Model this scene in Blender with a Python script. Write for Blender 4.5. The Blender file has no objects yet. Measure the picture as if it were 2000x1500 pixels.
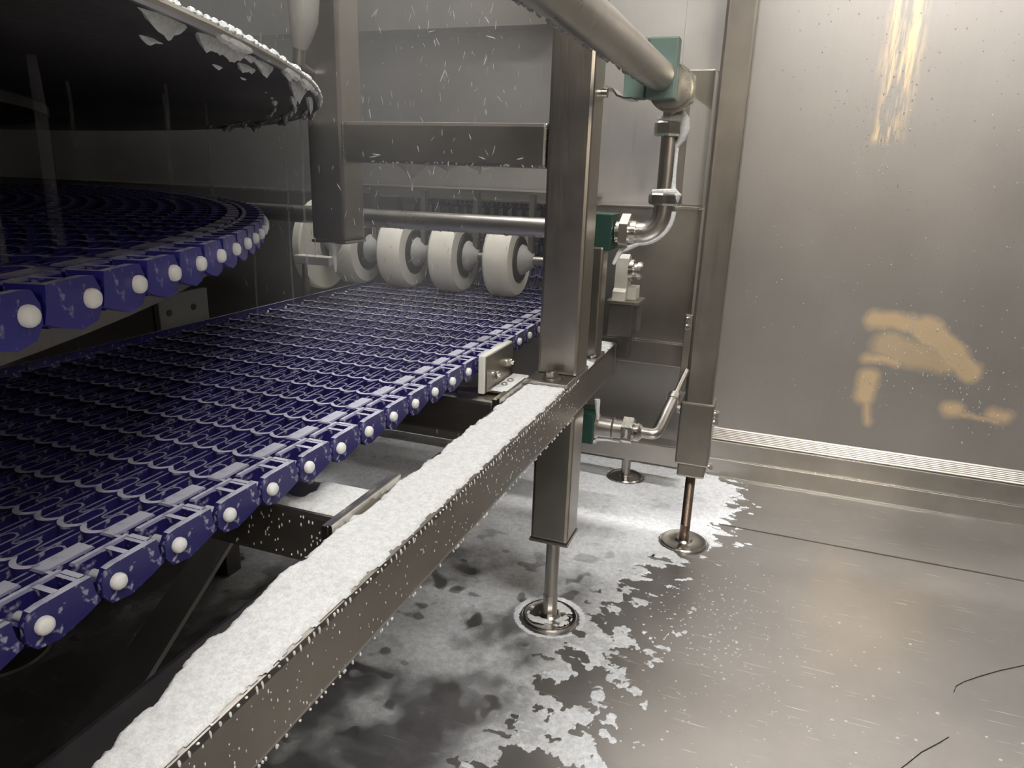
import bpy, bmesh, math, random
import numpy as np
from mathutils import Vector, Matrix

S = bpy.context.scene
COL = S.collection
random.seed(7)
PI = math.pi

# ------------------------------------------------------------------ camera
cam_d = bpy.data.cameras.new('camera')
cam_d.sensor_width = 36.0
cam_d.lens = 1387.0 / 2000.0 * 36.0
cam_d.clip_start = 0.01
cam = bpy.data.objects.new('camera', cam_d)
COL.objects.link(cam)
yaw, pit, rol = (math.radians(v) for v in (19.96, 16.66, 1.87))
fw = Vector((-math.sin(yaw) * math.cos(pit), math.cos(yaw) * math.cos(pit), -math.sin(pit)))
rt0 = Vector((math.cos(yaw), math.sin(yaw), 0)); up0 = rt0.cross(fw)
rt = math.cos(rol) * rt0 + math.sin(rol) * up0; up = rt.cross(fw)
M = Matrix((rt, up, -fw)).transposed().to_4x4()
M.translation = (0, 0, 0.85)
cam.matrix_world = M
S.camera = cam

# ------------------------------------------------------------------ world, exposure
W = bpy.data.worlds.new('world'); S.world = W; W.use_nodes = True
W.node_tree.nodes['Background'].inputs[0].default_value = (0.012, 0.012, 0.012, 1)
W.node_tree.nodes['Background'].inputs[1].default_value = 1.0
S.view_settings.view_transform = 'Standard'
S.view_settings.look = 'None'
S.view_settings.gamma = 1.0
S.view_settings.use_curve_mapping = False
S.view_settings.exposure = 0.0
S.cycles.max_bounces = 8; S.cycles.diffuse_bounces = 3; S.cycles.glossy_bounces = 4; S.cycles.transmission_bounces = 5; S.cycles.transparent_max_bounces = 10
LAMP_A = 37.0      # unseen aisle lamp emission
LAMP_B = 210.0      # unseen hooded strip lamp placed by the wall
LAMP_W = 33.0       # added warm fill lamp behind the viewer
LAMP_C = 105.0      # added fill lamp over the rollers
MIST = 0.42        # mist density around the rollers

# ------------------------------------------------------------------ mesh helpers
def tag(o, label=None, cat=None, group=None, kind=None):
    if label: o['label'] = label
    if cat: o['category'] = cat
    if group: o['group'] = group
    if kind: o['kind'] = kind
    return o

def empty(name, loc=(0, 0, 0), label=None, cat=None, group=None, kind=None):
    o = bpy.data.objects.new(name, None); COL.objects.link(o); o.location = loc
    o.empty_display_size = 0.05
    return tag(o, label, cat, group, kind)

def link(name, me, mat=None, parent=None):
    o = bpy.data.objects.new(name, me); COL.objects.link(o)
    if mat and not me.materials: me.materials.append(mat)
    if parent:
        o.parent = parent
        # children keep world coordinates: the parent's own location is undone
        off = Vector((0, 0, 0)); p = parent
        while p:
            off += p.location; p = p.parent
        o.location = -off
    return o

class MB:
    """collects shapes, builds one mesh"""
    def __init__(s): s.v = []; s.f = []; s.sm = []
    def add(s, vs, fs, smooth=False):
        b = len(s.v); s.v.extend(tuple(p) for p in vs)
        for f in fs: s.f.append(tuple(b + i for i in f)); s.sm.append(smooth)
        return s
    def box(s, x0, x1, y0, y1, z0, z1, bev=0.0, seg=2):
        if bev <= 0:
            vs = [(x, y, z) for z in (z0, z1) for y in (y0, y1) for x in (x0, x1)]
            return s.add(vs, [(0, 2, 3, 1), (4, 5, 7, 6), (0, 1, 5, 4), (2, 6, 7, 3), (0, 4, 6, 2), (1, 3, 7, 5)])
        bm = bmesh.new(); bmesh.ops.create_cube(bm, size=1)
        for v in bm.verts:
            v.co = ((x0 + x1) / 2 + v.co.x * (x1 - x0), (y0 + y1) / 2 + v.co.y * (y1 - y0), (z0 + z1) / 2 + v.co.z * (z1 - z0))
        bmesh.ops.bevel(bm, geom=bm.edges[:], offset=bev, segments=seg, profile=0.6, affect='EDGES', clamp_overlap=True)
        return s.bm(bm, False)
    def bm(s, bm, smooth=False, mat=None):
        bm.verts.ensure_lookup_table(); bm.verts.index_update()
        s.add([(mat @ v.co if mat else v.co) for v in bm.verts], [[v.index for v in f.verts] for f in bm.faces], smooth)
        bm.free(); return s
    def cyl(s, p0, p1, r, r1=None, seg=24, cap=True, smooth=True):
        return s.tube([p0, p1], [r, r if r1 is None else r1], seg, cap, smooth)
    def tube(s, pts, rs, seg=16, cap=True, smooth=True, phase=0.0):
        pts = [Vector(p) for p in pts]
        if not hasattr(rs, '__len__'): rs = [rs] * len(pts)
        n = len(pts); rings = []
        t = (pts[1] - pts[0]).normalized()
        a = Vector((0, 0, 1)) if abs(t.z) < 0.9 else Vector((1, 0, 0))
        nx = t.cross(a).normalized()
        vs = []
        for i in range(n):
            if i == 0: tt = pts[1] - pts[0]
            elif i == n - 1: tt = pts[-1] - pts[-2]
            else: tt = (pts[i + 1] - pts[i]).normalized() + (pts[i] - pts[i - 1]).normalized()
            if tt.length < 1e-9: tt = t
            tt.normalize()
            nx = (nx - tt * nx.dot(tt)).normalized(); ny = tt.cross(nx)
            for k in range(seg):
                an = phase + 2 * PI * k / seg
                vs.append(pts[i] + (nx * math.cos(an) + ny * math.sin(an)) * rs[i])
        fs = []
        for i in range(n - 1):
            for k in range(seg):
                fs.append((i * seg + k, i * seg + (k + 1) % seg, (i + 1) * seg + (k + 1) % seg, (i + 1) * seg + k))
        s.add(vs, fs, smooth)
        if cap:
            b = len(s.v) - len(vs)
            s.f.append(tuple(b + k for k in range(seg))[::-1]); s.sm.append(False)
            s.f.append(tuple(b + (n - 1) * seg + k for k in range(seg))); s.sm.append(False)
        return s
    def lathe(s, prof, o, axis='z', seg=32, smooth=True):
        """prof: list of (r, h)"""
        vs = []
        for r, h in prof:
            for k in range(seg):
                a = 2 * PI * k / seg; c, d = r * math.cos(a), r * math.sin(a)
                p = {'z': (c, d, h), 'x': (h, c, d), 'y': (d, h, c)}[axis]
                vs.append((o[0] + p[0], o[1] + p[1], o[2] + p[2]))
        fs = []
        for i in range(len(prof) - 1):
            for k in range(seg):
                fs.append((i * seg + k, i * seg + (k + 1) % seg, (i + 1) * seg + (k + 1) % seg, (i + 1) * seg + k))
        return s.add(vs, fs, smooth)
    def hexp(s, p0, p1, r):   # hexagonal prism, r = across corners / 2
        return s.tube([p0, p1], r, 6, True, False, phase=PI / 6)
    def prism(s, poly, f0, f1):
        """poly: 2-D points, f0 and f1 map a 2-D point to the two end faces"""
        n = len(poly)
        vs = [f0(p) for p in poly] + [f1(p) for p in poly]
        fs = [tuple(range(n))[::-1], tuple(range(n, 2 * n))] + [(i, (i + 1) % n, n + (i + 1) % n, n + i) for i in range(n)]
        return s.add(vs, fs)
    def mesh(s, name, mat=None, angle=35):
        me = bpy.data.meshes.new(name)
        me.from_pydata([tuple(v) for v in s.v], [], s.f)
        me.polygons.foreach_set('use_smooth', s.sm)
        bm = bmesh.new(); bm.from_mesh(me); bmesh.ops.recalc_face_normals(bm, faces=bm.faces[:]); bm.to_mesh(me); bm.free()
        if any(s.sm): me.set_sharp_from_angle(angle=math.radians(angle))
        if mat: me.materials.append(mat)
        me.update()
        return me
    def build(s, name, mat=None, parent=None, **k):
        return link(name, s.mesh(name, mat), None, parent)

def ibox(name, mat, parent, *a, **k): return MB().box(*a, **k).build(name, mat, parent)

def vnoise(x, y, seed):
    r = np.random.RandomState(seed); T = r.rand(256, 256)
    xi = np.floor(x).astype(int); yi = np.floor(y).astype(int); fx = x - xi; fy = y - yi
    fx = fx * fx * (3 - 2 * fx); fy = fy * fy * (3 - 2 * fy)
    g = lambda a_, b_: T[a_ % 256, b_ % 256]
    return (g(xi, yi) * (1 - fx) + g(xi + 1, yi) * fx) * (1 - fy) + (g(xi, yi + 1) * (1 - fx) + g(xi + 1, yi + 1) * fx) * fy
def fbm(x, y, sc, seed, oct=4, gain=0.55):
    t = 0; a_ = 1; n = 0
    for o in range(oct):
        t = t + a_ * vnoise(x * sc + 13.7 * o, y * sc + 7.1 * o, seed + o); n += a_; a_ *= gain; sc *= 2.03
    return t / n

# ------------------------------------------------------------------ material helpers
def newmat(name):
    m = bpy.data.materials.new(name); m.use_nodes = True
    nt = m.node_tree; b = nt.nodes['Principled BSDF']
    return m, nt, b

def nd(nt, t, **kw):
    n = nt.nodes.new(t)
    for k, v in kw.items():
        if hasattr(n, k) and k not in n.inputs: setattr(n, k, v)
        else: n.inputs[k].default_value = v
    return n

def noise(nt, scale, stretch=(1, 1, 1), detail=4, rough=0.55, coord='Object'):
    tc = nt.nodes.new('ShaderNodeTexCoord'); mp = nt.nodes.new('ShaderNodeMapping')
    mp.inputs['Scale'].default_value = stretch
    nt.links.new(tc.outputs[coord], mp.inputs['Vector'])
    n = nd(nt, 'ShaderNodeTexNoise'); n.inputs['Scale'].default_value = scale; n.inputs['Detail'].default_value = detail
    n.inputs['Roughness'].default_value = rough
    nt.links.new(mp.outputs['Vector'], n.inputs['Vector'])
    return n

def ramp(nt, src, stops):
    r = nt.nodes.new('ShaderNodeValToRGB'); e = r.color_ramp.elements
    while len(e) < len(stops): e.new(0.5)
    for i, (p, c) in enumerate(stops):
        e[i].position = p; e[i].color = (c, c, c, 1) if not hasattr(c, '__len__') else (*c[:3], 1)
    nt.links.new(src, r.inputs[0]); return r

def math_n(nt, op, a, b=None, clamp=False):
    n = nt.nodes.new('ShaderNodeMath'); n.operation = op; n.use_clamp = clamp
    for i, x in enumerate((a, b)):
        if x is None: continue
        if isinstance(x, (int, float)): n.inputs[i].default_value = x
        else: nt.links.new(x, n.inputs[i])
    return n.outputs[0]

def mixc(nt, fac, a, b):
    n = nt.nodes.new('ShaderNodeMix'); n.data_type = 'RGBA'
    for i, x in ((0, fac), (6, a), (7, b)):
        if isinstance(x, (int, float)): n.inputs[i].default_value = x
        elif isinstance(x, tuple): n.inputs[i].default_value = (*x[:3], 1)
        else: nt.links.new(x, n.inputs[i])
    return n.outputs[2]

def bump(nt, b, h, strength=0.3, dist=0.002):
    n = nt.nodes.new('ShaderNodeBump'); n.inputs['Strength'].default_value = strength; n.inputs['Distance'].default_value = dist
    nt.links.new(h, n.inputs['Height']); nt.links.new(n.outputs[0], b.inputs['Normal'])

def steel(name, col=(0.43, 0.405, 0.37), rough=0.34, grain=(60, 60, 2), var=0.22, metal=1.0, bstr=0.08):
    """brushed stainless steel; grain gives the brushing direction (small = along)"""
    m, nt, b = newmat(name)
    g = noise(nt, 6.0, grain, 5, 0.6)
    c = noise(nt, 3.5, (1, 1, 1), 4, 0.6)
    d = tuple(x * (1 - var) for x in col); l = tuple(min(1, x * (1 + var)) for x in col)
    cr = ramp(nt, c.outputs[0], [(0.3, d), (0.7, l)])
    nt.links.new(cr.outputs[0], b.inputs['Base Color'])
    b.inputs['Metallic'].default_value = metal
    s = math_n(nt, 'MULTIPLY', g.outputs[0], 0.22)
    s2 = math_n(nt, 'MULTIPLY', c.outputs[0], 0.16)
    r = math_n(nt, 'ADD', math_n(nt, 'ADD', s, s2), rough - 0.19)
    nt.links.new(r, b.inputs['Roughness'])
    bump(nt, b, g.outputs[0], bstr, 0.001)
    return m

def plain(name, col, rough=0.5, metal=0.0, spec=0.5, var=0.08, scale=30):
    m, nt, b = newmat(name)
    n = noise(nt, scale, (1, 1, 1), 3)
    cr = ramp(nt, n.outputs[0], [(0.3, tuple(x * (1 - var) for x in col)), (0.7, tuple(min(1, x * (1 + var)) for x in col))])
    nt.links.new(cr.outputs[0], b.inputs['Base Color'])
    b.inputs['Roughness'].default_value = rough; b.inputs['Metallic'].default_value = metal
    b.inputs['Specular IOR Level'].default_value = spec
    return m

MT = {}
MT['steel'] = steel('brushed_steel', (0.40, 0.375, 0.34), 0.36, (60, 60, 2))
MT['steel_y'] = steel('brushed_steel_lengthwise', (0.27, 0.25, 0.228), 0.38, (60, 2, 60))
MT['steel_x'] = steel('brushed_steel_crosswise', (0.40, 0.375, 0.345), 0.38, (2, 60, 60))
MT['polish'] = steel('polished_steel', (0.62, 0.60, 0.56), 0.24, (8, 8, 8), 0.12)
MT['pipe'] = steel('pipe_steel', (0.55, 0.53, 0.50), 0.32, (6, 6, 6), 0.15)
MT['panel'] = steel('sheet_panel_steel', (0.50, 0.485, 0.465), 0.50, (40, 40, 1.5), 0.12)
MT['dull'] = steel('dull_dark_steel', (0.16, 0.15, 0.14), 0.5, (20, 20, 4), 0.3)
MT['thread'] = plain('rusty_thread', (0.20, 0.145, 0.11), 0.42, 1.0)
MT['green'] = plain('green_plastic', (0.018, 0.060, 0.045), 0.42)
MT['green_hazed'] = plain('haze_painted_green_plastic', (0.13, 0.19, 0.165), 0.5)  # green lightened: the haze over the clamp is put into its colour
MT['white'] = plain('white_plastic', (0.78, 0.77, 0.71), 0.42, 0, 0.5, 0.04)
MT['wheel'] = plain('ivory_plastic', (0.86, 0.83, 0.74), 0.45, 0, 0.5, 0.04)
MT['pin'] = plain('white_pin_plastic', (0.82, 0.82, 0.80), 0.35, 0, 0.5, 0.03)
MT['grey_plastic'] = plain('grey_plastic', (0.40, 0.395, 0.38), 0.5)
MT['hose'] = plain('wet_grey_hose', (0.36, 0.35, 0.32), 0.4)
MT['black'] = plain('black_rubber', (0.012, 0.012, 0.013), 0.5)

def foam_mat(name, col=(0.86, 0.87, 0.87), film_or_glow=False, fine=160):
    m, nt, b = newmat(name)
    n1 = noise(nt, fine, (1, 1, 1), 5, 0.7); n2 = noise(nt, 14, (1, 1, 1), 4, 0.6)
    n3 = noise(nt, fine * 3.2, (1, 1, 1), 3, 0.7)
    mxn = math_n(nt, 'ADD', math_n(nt, 'MULTIPLY', n1.outputs[0], 0.55), math_n(nt, 'MULTIPLY', n3.outputs[0], 0.45))
    cr = ramp(nt, mxn, [(0.36, tuple(x * 0.72 for x in col)), (0.58, col)])
    nt.links.new(cr.outputs[0], b.inputs['Base Color'])
    b.inputs['Roughness'].default_value = 0.6
    b.inputs['Specular IOR Level'].default_value = 0.4
    b.inputs['Subsurface Weight'].default_value = 0.0
    bump(nt, b, mxn, 0.7, 0.004)
    if film_or_glow:
        at = nt.nodes.new('ShaderNodeAttribute'); at.attribute_name = 'foam_cover'
        lo = math_n(nt, 'SUBTRACT', n2.outputs[0], 0.5)
        hi = math_n(nt, 'SUBTRACT', n1.outputs[0], 0.5)
        f = math_n(nt, 'ADD', at.outputs['Fac'], math_n(nt, 'ADD', math_n(nt, 'MULTIPLY', lo, 0.25), math_n(nt, 'MULTIPLY', hi, 0.2)), clamp=True)
        ae = nt.nodes.new('ShaderNodeAttribute'); ae.attribute_name = 'foam_edge'
        ed = math_n(nt, 'MULTIPLY', math_n(nt, 'SUBTRACT', math_n(nt, 'ADD', ae.outputs['Fac'], math_n(nt, 'MULTIPLY', hi, 0.5)), 0.38), 5.0, clamp=True)
        f = math_n(nt, 'MULTIPLY', f, ed)
        tr = nt.nodes.new('ShaderNodeBsdfTransparent'); mx = nt.nodes.new('ShaderNodeMixShader')
        nt.links.new(f, mx.inputs[0]); nt.links.new(tr.outputs[0], mx.inputs[1]); nt.links.new(b.outputs[0], mx.inputs[2])
        nt.links.new(mx.outputs[0], nt.nodes['Material Output'].inputs['Surface'])
    return m
MT['foam'] = foam_mat('soap_foam', (0.80, 0.81, 0.81))
MT['foam_film'] = foam_mat('soap_foam_on_floor', (0.90, 0.92, 0.95), True, 90)

def belt_mat(name, blue, foam_amount=0.5):
    """deep blue moulded plastic, white foam lying on whatever faces up"""
    m, nt, b = newmat(name)
    ge = nt.nodes.new('ShaderNodeNewGeometry'); sx = nt.nodes.new('ShaderNodeSeparateXYZ')
    nt.links.new(ge.outputs['Normal'], sx.inputs[0])
    n = noise(nt, 45, (1, 1, 1), 4, 0.65, 'Object')
    upf = math_n(nt, 'MULTIPLY', math_n(nt, 'SUBTRACT', sx.outputs[2], 0.55), 2.4, clamp=True)
    nn = ramp(nt, n.outputs[0], [(0.42 - foam_amount * 0.3, 0.0), (0.66 - foam_amount * 0.22, 1.0)])
    f = math_n(nt, 'MULTIPLY', upf, math_n(nt, 'ADD', math_n(nt, 'MULTIPLY', nn.outputs[0], 0.75), 0.10 * foam_amount), clamp=True)
    sp = noise(nt, 140, (1, 1, 1), 2, 0.5)
    spr = ramp(nt, sp.outputs[0], [(0.60, 0.0), (0.70, 0.6)])
    tco = nt.nodes.new('ShaderNodeTexCoord'); sxo = nt.nodes.new('ShaderNodeSeparateXYZ'); nt.links.new(tco.outputs['Object'], sxo.inputs[0])
    hgt = math_n(nt, 'ADD', math_n(nt, 'MULTIPLY', math_n(nt, 'MULTIPLY', math_n(nt, 'ADD', sxo.outputs[2], 0.0042), 260.0, clamp=True), 0.85), 0.15)
    f = math_n(nt, 'MULTIPLY', f, hgt)
    f2 = math_n(nt, 'MAXIMUM', f, math_n(nt, 'MULTIPLY', spr.outputs[0], foam_amount))
    c = mixc(nt, f2, blue, (0.72, 0.72, 0.84))
    nt.links.new(c, b.inputs['Base Color'])
    b.inputs['Roughness'].default_value = 0.36
    bump(nt, b, n.outputs[0], 0.15, 0.002)
    return m
MT['belt'] = belt_mat('blue_belt_plastic', (0.020, 0.017, 0.125), 0.75)
MT['belt_up'] = belt_mat('blue_belt_plastic_wet', (0.020, 0.017, 0.22), 0.48)

# wall: brushed sheet with condensation; warm reflections painted in as tan patches and streaks
m, nt, b = newmat('wall_sheet_steel')
g = noise(nt, 5.0, (40, 40, 1.2), 4, 0.6); c = noise(nt, 2.2, (1, 1, 0.8), 4, 0.6)
cr = ramp(nt, c.outputs[0], [(0.3, (0.37, 0.352, 0.335)), (0.7, (0.45, 0.43, 0.41))])
tc = nt.nodes.new('ShaderNodeTexCoord'); sx = nt.nodes.new('ShaderNodeSeparateXYZ')
nt.links.new(tc.outputs['Object'], sx.inputs[0])
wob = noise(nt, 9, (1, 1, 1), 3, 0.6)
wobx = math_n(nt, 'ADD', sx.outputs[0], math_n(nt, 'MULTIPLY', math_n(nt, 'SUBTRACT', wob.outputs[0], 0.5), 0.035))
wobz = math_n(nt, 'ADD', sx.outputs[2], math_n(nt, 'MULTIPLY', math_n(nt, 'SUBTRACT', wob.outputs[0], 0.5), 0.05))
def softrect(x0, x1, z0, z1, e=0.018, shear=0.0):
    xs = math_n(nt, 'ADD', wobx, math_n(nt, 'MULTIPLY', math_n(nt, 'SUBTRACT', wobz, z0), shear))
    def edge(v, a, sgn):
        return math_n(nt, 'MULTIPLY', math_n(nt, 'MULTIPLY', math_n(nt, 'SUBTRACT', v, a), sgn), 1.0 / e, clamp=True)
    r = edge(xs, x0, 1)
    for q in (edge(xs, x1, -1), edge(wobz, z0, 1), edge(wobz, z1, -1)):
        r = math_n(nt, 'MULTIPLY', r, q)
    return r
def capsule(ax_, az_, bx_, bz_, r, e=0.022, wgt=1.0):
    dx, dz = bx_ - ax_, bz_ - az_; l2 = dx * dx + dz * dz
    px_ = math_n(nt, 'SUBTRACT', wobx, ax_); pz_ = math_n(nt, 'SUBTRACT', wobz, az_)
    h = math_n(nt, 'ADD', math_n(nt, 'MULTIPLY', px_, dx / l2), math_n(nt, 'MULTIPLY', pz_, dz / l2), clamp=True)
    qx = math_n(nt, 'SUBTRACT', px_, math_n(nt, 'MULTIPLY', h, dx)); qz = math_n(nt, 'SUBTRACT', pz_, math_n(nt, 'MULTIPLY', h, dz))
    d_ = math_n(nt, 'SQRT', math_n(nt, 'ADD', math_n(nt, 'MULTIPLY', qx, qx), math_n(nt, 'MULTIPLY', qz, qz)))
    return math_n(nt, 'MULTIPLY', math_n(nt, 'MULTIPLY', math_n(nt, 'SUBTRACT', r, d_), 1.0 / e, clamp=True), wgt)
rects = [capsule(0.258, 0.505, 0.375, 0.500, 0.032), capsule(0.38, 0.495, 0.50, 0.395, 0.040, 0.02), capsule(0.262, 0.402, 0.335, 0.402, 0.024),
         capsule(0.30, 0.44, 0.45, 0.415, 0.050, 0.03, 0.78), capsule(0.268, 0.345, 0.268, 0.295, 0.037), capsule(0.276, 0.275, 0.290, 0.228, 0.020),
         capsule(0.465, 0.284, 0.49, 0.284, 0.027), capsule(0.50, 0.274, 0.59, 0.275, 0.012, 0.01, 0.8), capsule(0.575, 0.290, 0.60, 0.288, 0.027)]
warm_refl = rects[0]
for r in rects[1:]: warm_refl = math_n(nt, 'MAXIMUM', warm_refl, r)
run = noise(nt, 7, (9, 1, 0.9), 5, 0.7)  # streak pattern of the painted warm reflection
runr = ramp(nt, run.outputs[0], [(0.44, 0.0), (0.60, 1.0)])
runs = math_n(nt, 'MULTIPLY', softrect(0.165, 0.265, 0.93, 1.6, 0.03), runr.outputs[0])  # upper streaks of the same painted warm reflection
film_or_glow = math_n(nt, 'MULTIPLY', math_n(nt, 'MAXIMUM', math_n(nt, 'MULTIPLY', warm_refl, 0.85), math_n(nt, 'MULTIPLY', runs, 0.8)), 1.0, clamp=True)
nt.links.new(mixc(nt, film_or_glow, cr.outputs[0], (0.98, 0.77, 0.50)), b.inputs['Base Color'])  # tan tint puts a warm light's reflection into the base colour
b.inputs['Metallic'].default_value = 1.0
rr = math_n(nt, 'ADD', math_n(nt, 'MULTIPLY', g.outputs[0], 0.14), math_n(nt, 'MULTIPLY', c.outputs[0], 0.12))
nt.links.new(math_n(nt, 'ADD', rr, 0.36), b.inputs['Roughness'])
bump(nt, b, g.outputs[0], 0.05, 0.001)
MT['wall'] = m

# floor: scratched wet steel plate
m, nt, b = newmat('floor_plate_steel')
g = noise(nt, 7.0, (1.4, 22, 1), 5, 0.65); c = noise(nt, 2.0, (1, 1, 1), 5, 0.6)
cr = ramp(nt, c.outputs[0], [(0.3, (0.35, 0.342, 0.332)), (0.7, (0.48, 0.47, 0.458))])
sc = noise(nt, 5.0, (2.0, 60, 1), 2, 0.5); scr = ramp(nt, sc.outputs[0], [(0.68, 0.0), (0.73, 0.8)])
nt.links.new(mixc(nt, scr.outputs[0], cr.outputs[0], (0.85, 0.83, 0.8)), b.inputs['Base Color'])
b.inputs['Metallic'].default_value = 0.9
rr = math_n(nt, 'ADD', math_n(nt, 'MULTIPLY', g.outputs[0], 0.22), math_n(nt, 'MULTIPLY', c.outputs[0], 0.18))
nt.links.new(math_n(nt, 'ADD', rr, 0.14), b.inputs['Roughness'])
bump(nt, b, g.outputs[0], 0.12, 0.002)
MT['floor'] = m

# clear water
m, nt, b = newmat('water_drops')
b.inputs['Base Color'].default_value = (0.85, 0.86, 0.86, 1); b.inputs['Roughness'].default_value = 0.08
b.inputs['Transmission Weight'].default_value = 0.75; b.inputs['IOR'].default_value = 1.33
MT['water'] = m
m, nt, b = newmat('milky_water')
b.inputs['Base Color'].default_value = (0.75, 0.75, 0.75, 1); b.inputs['Roughness'].default_value = 0.3
b.inputs['Transmission Weight'].default_value = 0.2; b.inputs['Alpha'].default_value = 0.55
MT['milk'] = m
m, nt, b = newmat('thin_water_stream')
b.inputs['Base Color'].default_value = (0.6, 0.6, 0.6, 1); b.inputs['Roughness'].default_value = 0.3; b.inputs['Alpha'].default_value = 0.12
MT['stream'] = m

# ------------------------------------------------------------------ the setting
WY = 2.065
fl = empty('floor', kind='structure')
ibox('floor_plate', MT['floor'], fl, -4.4, 2.2, -2.6, 1.7325, -0.03, 0.0)
ibox('floor_plate', MT['floor'], fl, -4.4, 2.2, 1.7355, WY, -0.03, 0.0)
w = MB()
for i in range(60):
    x = -0.5 + i * 0.045; w.box(x, x + 0.046, 1.7315, 1.7365, -0.002, 0.0006 + 0.0006 * random.random())
w.build('weld_seam', MT['dull'], fl)

def structbox(name, mat, *a, **k):
    return tag(ibox(name, mat, None, *a, **k), kind='structure')
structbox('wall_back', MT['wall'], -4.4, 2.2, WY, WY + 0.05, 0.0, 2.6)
structbox('wall_right', MT['dull'], 2.2, 2.25, -2.6, WY + 0.05, 0.0, 2.6)
structbox('wall_left', MT['dull'], -4.45, -4.4, -2.6, WY + 0.05, 0.0, 2.6)
structbox('wall_front', MT['dull'], -4.4, 2.2, -2.65, -2.6, 0.0, 2.6)
structbox('ceiling', MT['panel'], -4.4, 2.2, -2.6, WY + 0.05, 2.6, 2.65)
# base trim: a lower fascia, a second stepped fascia and a sloped ridged ledge
structbox('trim_1', MT['steel_x'], -0.125, 2.2, WY - 0.018, WY, 0.0, 0.056, bev=0.002)
structbox('trim_2', MT['steel_x'], -0.125, 2.2, WY - 0.013, WY, 0.0565, 0.112, bev=0.002)
structbox('trim_4', MT['polish'], -0.125, 2.2, WY - 0.0195, WY - 0.012, 0.0535, 0.0585, bev=0.0015)
structbox('trim_5', MT['polish'], -0.125, 2.2, WY - 0.0205, WY - 0.0175, 0.0, 0.0035, bev=0.001)
structbox('trim_6', MT['polish'], -0.125, 2.2, WY - 0.0165, WY - 0.0125, 0.1085, 0.1125, bev=0.0012)
lg = MB()
prof = [(WY - 0.012, 0.112), (WY - 0.014, 0.1155), (WY - 0.0115, 0.118)]
for k in range(6):
    y = WY - 0.011 + 0.0018 * k; z = 0.119 + 0.0045 * k
    prof += [(y, z), (y - 0.0006, z + 0.002)]
prof += [(WY, 0.147), (WY, 0.112)]
lg.prism(prof, lambda p: (-0.125, p[0], p[1]), lambda p: (2.2, p[0], p[1]))
tag(lg.build('trim_3', MT['steel_x'], None), kind='structure')

# lamps out of view, placed to light the scene
def strip_lamp(name, x0, x1, y0, y1, z, strength, label, col=(1.0, 0.975, 0.935)):
    t = empty(name, ((x0 + x1) / 2, (y0 + y1) / 2, z), label, 'lamp')
    ibox('housing', MT['panel'], t, x0 - 0.03, x1 + 0.03, y0 - 0.03, y1 + 0.03, z + 0.012, z + 0.08, bev=0.006)
    m, nt, b = newmat(name + '_diffuser')
    b.inputs['Emission Color'].default_value = (*col, 1); b.inputs['Emission Strength'].default_value = strength
    b.inputs['Base Color'].default_value = (0.8, 0.8, 0.8, 1)
    ibox('diffuser', m, t, x0, x1, y0, y1, z, z + 0.012)
    return t
la = strip_lamp('unseen_ceiling_lamp', -0.15, 1.25, -0.35, 0.05, 2.50, LAMP_A, 'unseen long ceiling lamp placed above the aisle beside the conveyor')
lc_ = strip_lamp('roller_fill_lamp', -1.0, -0.55, 1.25, 1.45, 2.45, LAMP_C, 'added fill lamp above the conveyor rollers')  # unseen lamp added to brighten the mist, far belt and posts
lb = strip_lamp('unseen_wall_lamp', -0.45, 2.1, 1.732, 1.750, 2.10, LAMP_B, 'unseen hooded strip lamp placed along the top of the steel wall')
wl = empty('warm_fill_lamp', (0.5, -1.25, 0), 'added warm fill lamp on a stand, unseen behind the viewer', 'lamp')  # unseen lamp added as frontal fill under the tiers
m, nt, b = newmat('warm_fill_lamp_glow')
b.inputs['Emission Color'].default_value = (1.0, 0.86, 0.66, 1); b.inputs['Emission Strength'].default_value = LAMP_W
ibox('diffuser', m, wl, 0.40, 0.62, -1.212, -1.205, 1.22, 1.58)
ibox('housing', MT['dull'], wl, 0.38, 0.64, -1.27, -1.213, 1.20, 1.60, bev=0.006)
MB().cyl((0.51, -1.24, 0.02), (0.51, -1.24, 1.20), 0.016).build('pole', MT['steel'], wl)
MB().lathe([(0.0001, 0.001), (0.15, 0.001), (0.15, 0.012), (0.03, 0.022), (0.0001, 0.022)], (0.51, -1.24, 0), 'z', 32).build('base', MT['dull'], wl)
ibox('shadow_hood', MT['panel'], lb, -0.5, 2.15, 1.696, 1.700, 1.50, 2.2)  # unseen baffle added to cut a straight shadow edge on the floor
ibox('shadow_hood_top', MT['panel'], lb, -0.5, 2.15, 1.700, 1.774, 2.185, 2.2)

# ------------------------------------------------------------------ frame: long beam, posts, legs, feet
BX0, BX1, BZ0, BZ1 = -0.374, -0.299, 0.438, 0.505

def hexbolt(mb, c, axis, r=0.011, h=0.008, washer=0.016):
    c = Vector(c); a = Vector(axis)
    mb.cyl(c, c + a * 0.002, washer, seg=20); mb.hexp(c + a * 0.002, c + a * (0.002 + h), r)
    mb.lathe([(r * 0.55, 0), (r * 0.5, 0.0015), (0.0001, 0.0015)], c + a * (0.002 + h), 'z', 12) if abs(a.z) > .9 else None
    return mb

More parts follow.
